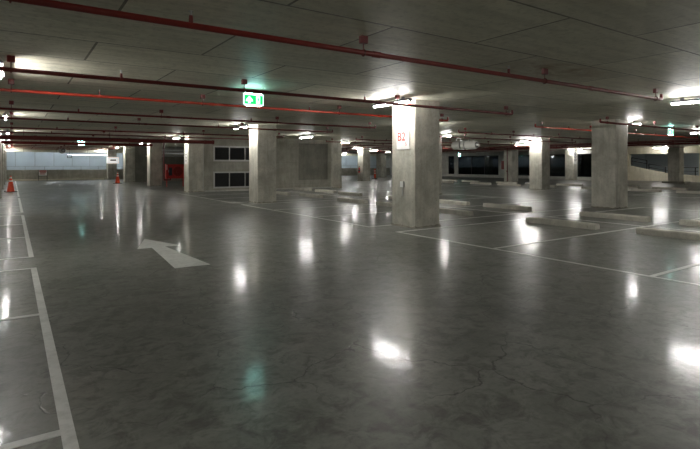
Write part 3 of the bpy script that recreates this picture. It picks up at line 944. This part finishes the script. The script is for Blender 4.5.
part('hanging_rod', 'dark', t, lambda bm: (cyl(bm, (0.17, 0, 0.25), (0.17, 0, H - 1.96), 0.012, n=6),))

# ------------------------------------------------------------------ jet fans
def jet_fan(x, y, z, label, L=1.7):
    t = thing('jet_fan', label, 'fan', (x, y, z), group='jet fans over the aisles')
    R = 0.245
    part('silencer', 'fan', t, lambda bm: (cyl(bm, (0, 0.22, 0), (0, L / 2 - 0.05, 0), R - 0.02, n=20), cyl(bm, (0, L / 2 - 0.05, 0), (0, L / 2, 0), R - 0.02, R - 0.06, n=20)), True)
    part('silencer', 'fan', t, lambda bm: (cyl(bm, (0, -L / 2 + 0.18, 0), (0, -0.14, 0), R, n=20), cyl(bm, (0, -L / 2 + 0.04, 0), (0, -L / 2 + 0.18, 0), R - 0.07, R, n=20)), True)
    part('fan_casing', 'fan', t, lambda bm: (cyl(bm, (0, -0.14, 0), (0, 0.22, 0), R - 0.05, n=20),), True)
    for yy in (-0.13, 0.21):
        part('flange', 'steel', t, lambda bm: (cyl(bm, (0, yy - 0.015, 0), (0, yy + 0.015, 0), R + 0.015, n=20),), True)
    part('intake', 'dark', t, lambda bm: (cyl(bm, (0, -L / 2 + 0.035, 0), (0, -L / 2 + 0.05, 0), R - 0.10, n=20),))
    part('nose_cone', 'steel', t, lambda bm: (cyl(bm, (0, -L / 2 - 0.10, 0), (0, -L / 2 + 0.04, 0), 0.03, 0.10, n=14),), True)
    part('terminal_box', 'fan', t, lambda bm: box(bm, -R - 0.02, -R + 0.06, -0.08, 0.12, -0.05, 0.22, 0.01))
    for yy in (-0.45, 0.5):
        part('bracket', 'steel', t, lambda bm: (box(bm, -0.20, 0.20, yy - 0.025, yy + 0.025, H - z - 0.03, H - z), box(bm, -0.17, -0.14, yy - 0.02, yy + 0.02, 0.14, H - z - 0.02), box(bm, 0.14, 0.17, yy - 0.02, yy + 0.02, 0.14, H - z - 0.02)))
jet_fan(20.3, 18.65, 2.44, 'grey cylindrical jet fan slung under the ceiling beyond the B2 column')
jet_fan(3.45, 47.3, 2.52, 'grey jet fan seen end-on far down the first aisle')

# ------------------------------------------------------------------ fire equipment
t = thing('hose_reel_cabinet', 'red fire hose reel cabinet on legs beside a concrete column', 'fire cabinet', (7.86, 31.6, 0))
part('case', 'cabred', t, lambda bm: (box(bm, 0, 1.14, 0.04, 0.28, 0.52, 1.40, 0.01), box(bm, 0, 1.14, 0, 0.04, 0.52, 0.60), box(bm, 0, 1.14, 0, 0.04, 1.32, 1.40), box(bm, 0, 0.08, 0, 0.04, 0.60, 1.32), box(bm, 1.06, 1.14, 0, 0.04, 0.60, 1.32)))
d_ = part('door', 'cabred', t, lambda bm: box(bm, 0.09, 1.05, 0.005, 0.03, 0.61, 1.31, 0.004))
part('handle', 'steel', d_, lambda bm: box(bm, 0.13, 0.16, -0.02, 0.005, 0.90, 1.04, 0.004))
def reel(bm):
    cyl(bm, (0.70, -0.012, 0.96), (0.70, 0.004, 0.96), 0.30, n=24)
    cyl(bm, (0.70, -0.03, 0.96), (0.70, -0.012, 0.96), 0.10, n=16)
part('reel_disc', 'red', t, reel, True, label='round hose reel')
part('window', 'blackprint', t, lambda bm: box(bm, 0.15, 0.36, -0.002, 0.005, 0.70, 1.20))
part('notice', 'plate', t, lambda bm: box(bm, 0.01, 0.06, -0.004, 0.0, 1.05, 1.36))
for xx in (0.03, 1.03):
    part('leg', 'cabred', t, lambda bm: box(bm, xx, xx + 0.06, 0.10, 0.16, 0, 0.52))
part('riser_pipe', 'darkred', t, lambda bm: (cyl(bm, (-0.12, 0.1, 0.45), (-0.12, 0.1, H), 0.045, n=12), cyl(bm, (-0.12, 0.1, 0.45), (-0.02, 0.1, 0.43), 0.05, n=12), cyl(bm, (-0.02, 0.1, 0.43), (0.28, 0.1, 0.43), 0.04, n=12), cyl(bm, (0.28, 0.1, 0.43), (0.28, 0.1, 0.53), 0.04, n=12)), True, label='dark red riser pipe bending into the cabinet')

t = thing('fire_cabinet', 'small red fire cabinet on the pale pillar of the glazed front', 'fire cabinet', (XR, 32.75, 0.88))
part('case', 'cabred', t, lambda bm: box(bm, -0.16, 0, -0.28, 0.28, 0, 0.86, 0.01))
d_ = part('door', 'red', t, lambda bm: box(bm, -0.175, -0.16, -0.25, 0.25, 0.03, 0.83, 0.004))
part('handle', 'steel', d_, lambda bm: box(bm, -0.20, -0.175, -0.22, -0.19, 0.38, 0.50))

t = thing('fire_extinguisher', 'red fire extinguisher with a black hose hung on a far column', 'fire extinguisher', (colx(2) - 0.09, coly(3) + 0.42, 0.70))
part('cylinder', 'cabred', t, lambda bm: lathe(bm, [(0, 0), (0.075, 0), (0.08, 0.02), (0.08, 0.36), (0.06, 0.41), (0.025, 0.44), (0.025, 0.47), (0, 0.47)]), True)
part('valve', 'dark', t, lambda bm: (box(bm, -0.02, 0.02, -0.05, 0.05, 0.47, 0.51), box(bm, -0.012, 0.012, -0.10, 0.02, 0.52, 0.54)))
part('hose', 'rubber', t, lambda bm: (cyl(bm, (-0.02, -0.05, 0.49), (-0.09, -0.07, 0.40), 0.013, n=8), cyl(bm, (-0.09, -0.07, 0.40), (-0.09, -0.05, 0.10), 0.013, n=8)), True)
part('label_band', 'blackprint', t, lambda bm: lathe(bm, [(0.0815, 0.12), (0.0815, 0.26)]), True)
part('bracket', 'steel', t, lambda bm: box(bm, 0.05, 0.09, -0.04, 0.04, 0.15, 0.35))

# pipes and trays in the open bay behind the hose cabinet
t = thing('cable_tray', 'galvanised cable tray under the ceiling behind the hose reel cabinet', 'cable tray', (8.2, 37.0, 2.15))
for yy in (0.0, 0.42):
    part('side_rail', 'steel', t, lambda bm: box(bm, 0, 7.6, yy, yy + 0.03, 0, 0.09))
for q in range(16):
    part('rung', 'steel', t, lambda bm: box(bm, 0.2 + q * 0.48, 0.24 + q * 0.48, 0.03, 0.42, 0.01, 0.04))
for xx in (1.0, 3.6, 6.4):
    part('hanging_rod', 'steel', t, lambda bm: (cyl(bm, (xx, 0.015, 0.08), (xx, 0.015, H - 2.15), 0.01, n=6),))
for q, (yy, zz, rr, lab) in enumerate(((35.2, 2.35, 0.07, 'galvanised duct pipe under the ceiling behind the hose reel cabinet, the nearer'),
                                       (39.0, 2.02, 0.05, 'galvanised duct pipe under the ceiling behind the hose reel cabinet, the farther and lower'))):
    t = thing('duct_pipe', lab, 'pipe', (8.2, yy, zz))
    part('pipe_run', 'steel', t, lambda bm: (cyl(bm, (0, 0, 0), (7.7, 0, 0), rr, n=12),), True)
    for xx in (1.2, 4.0, 6.6):
        part('hanging_rod', 'steel', t, lambda bm: (cyl(bm, (xx, 0, rr - 0.01), (xx, 0, H - zz), 0.01, n=6),))
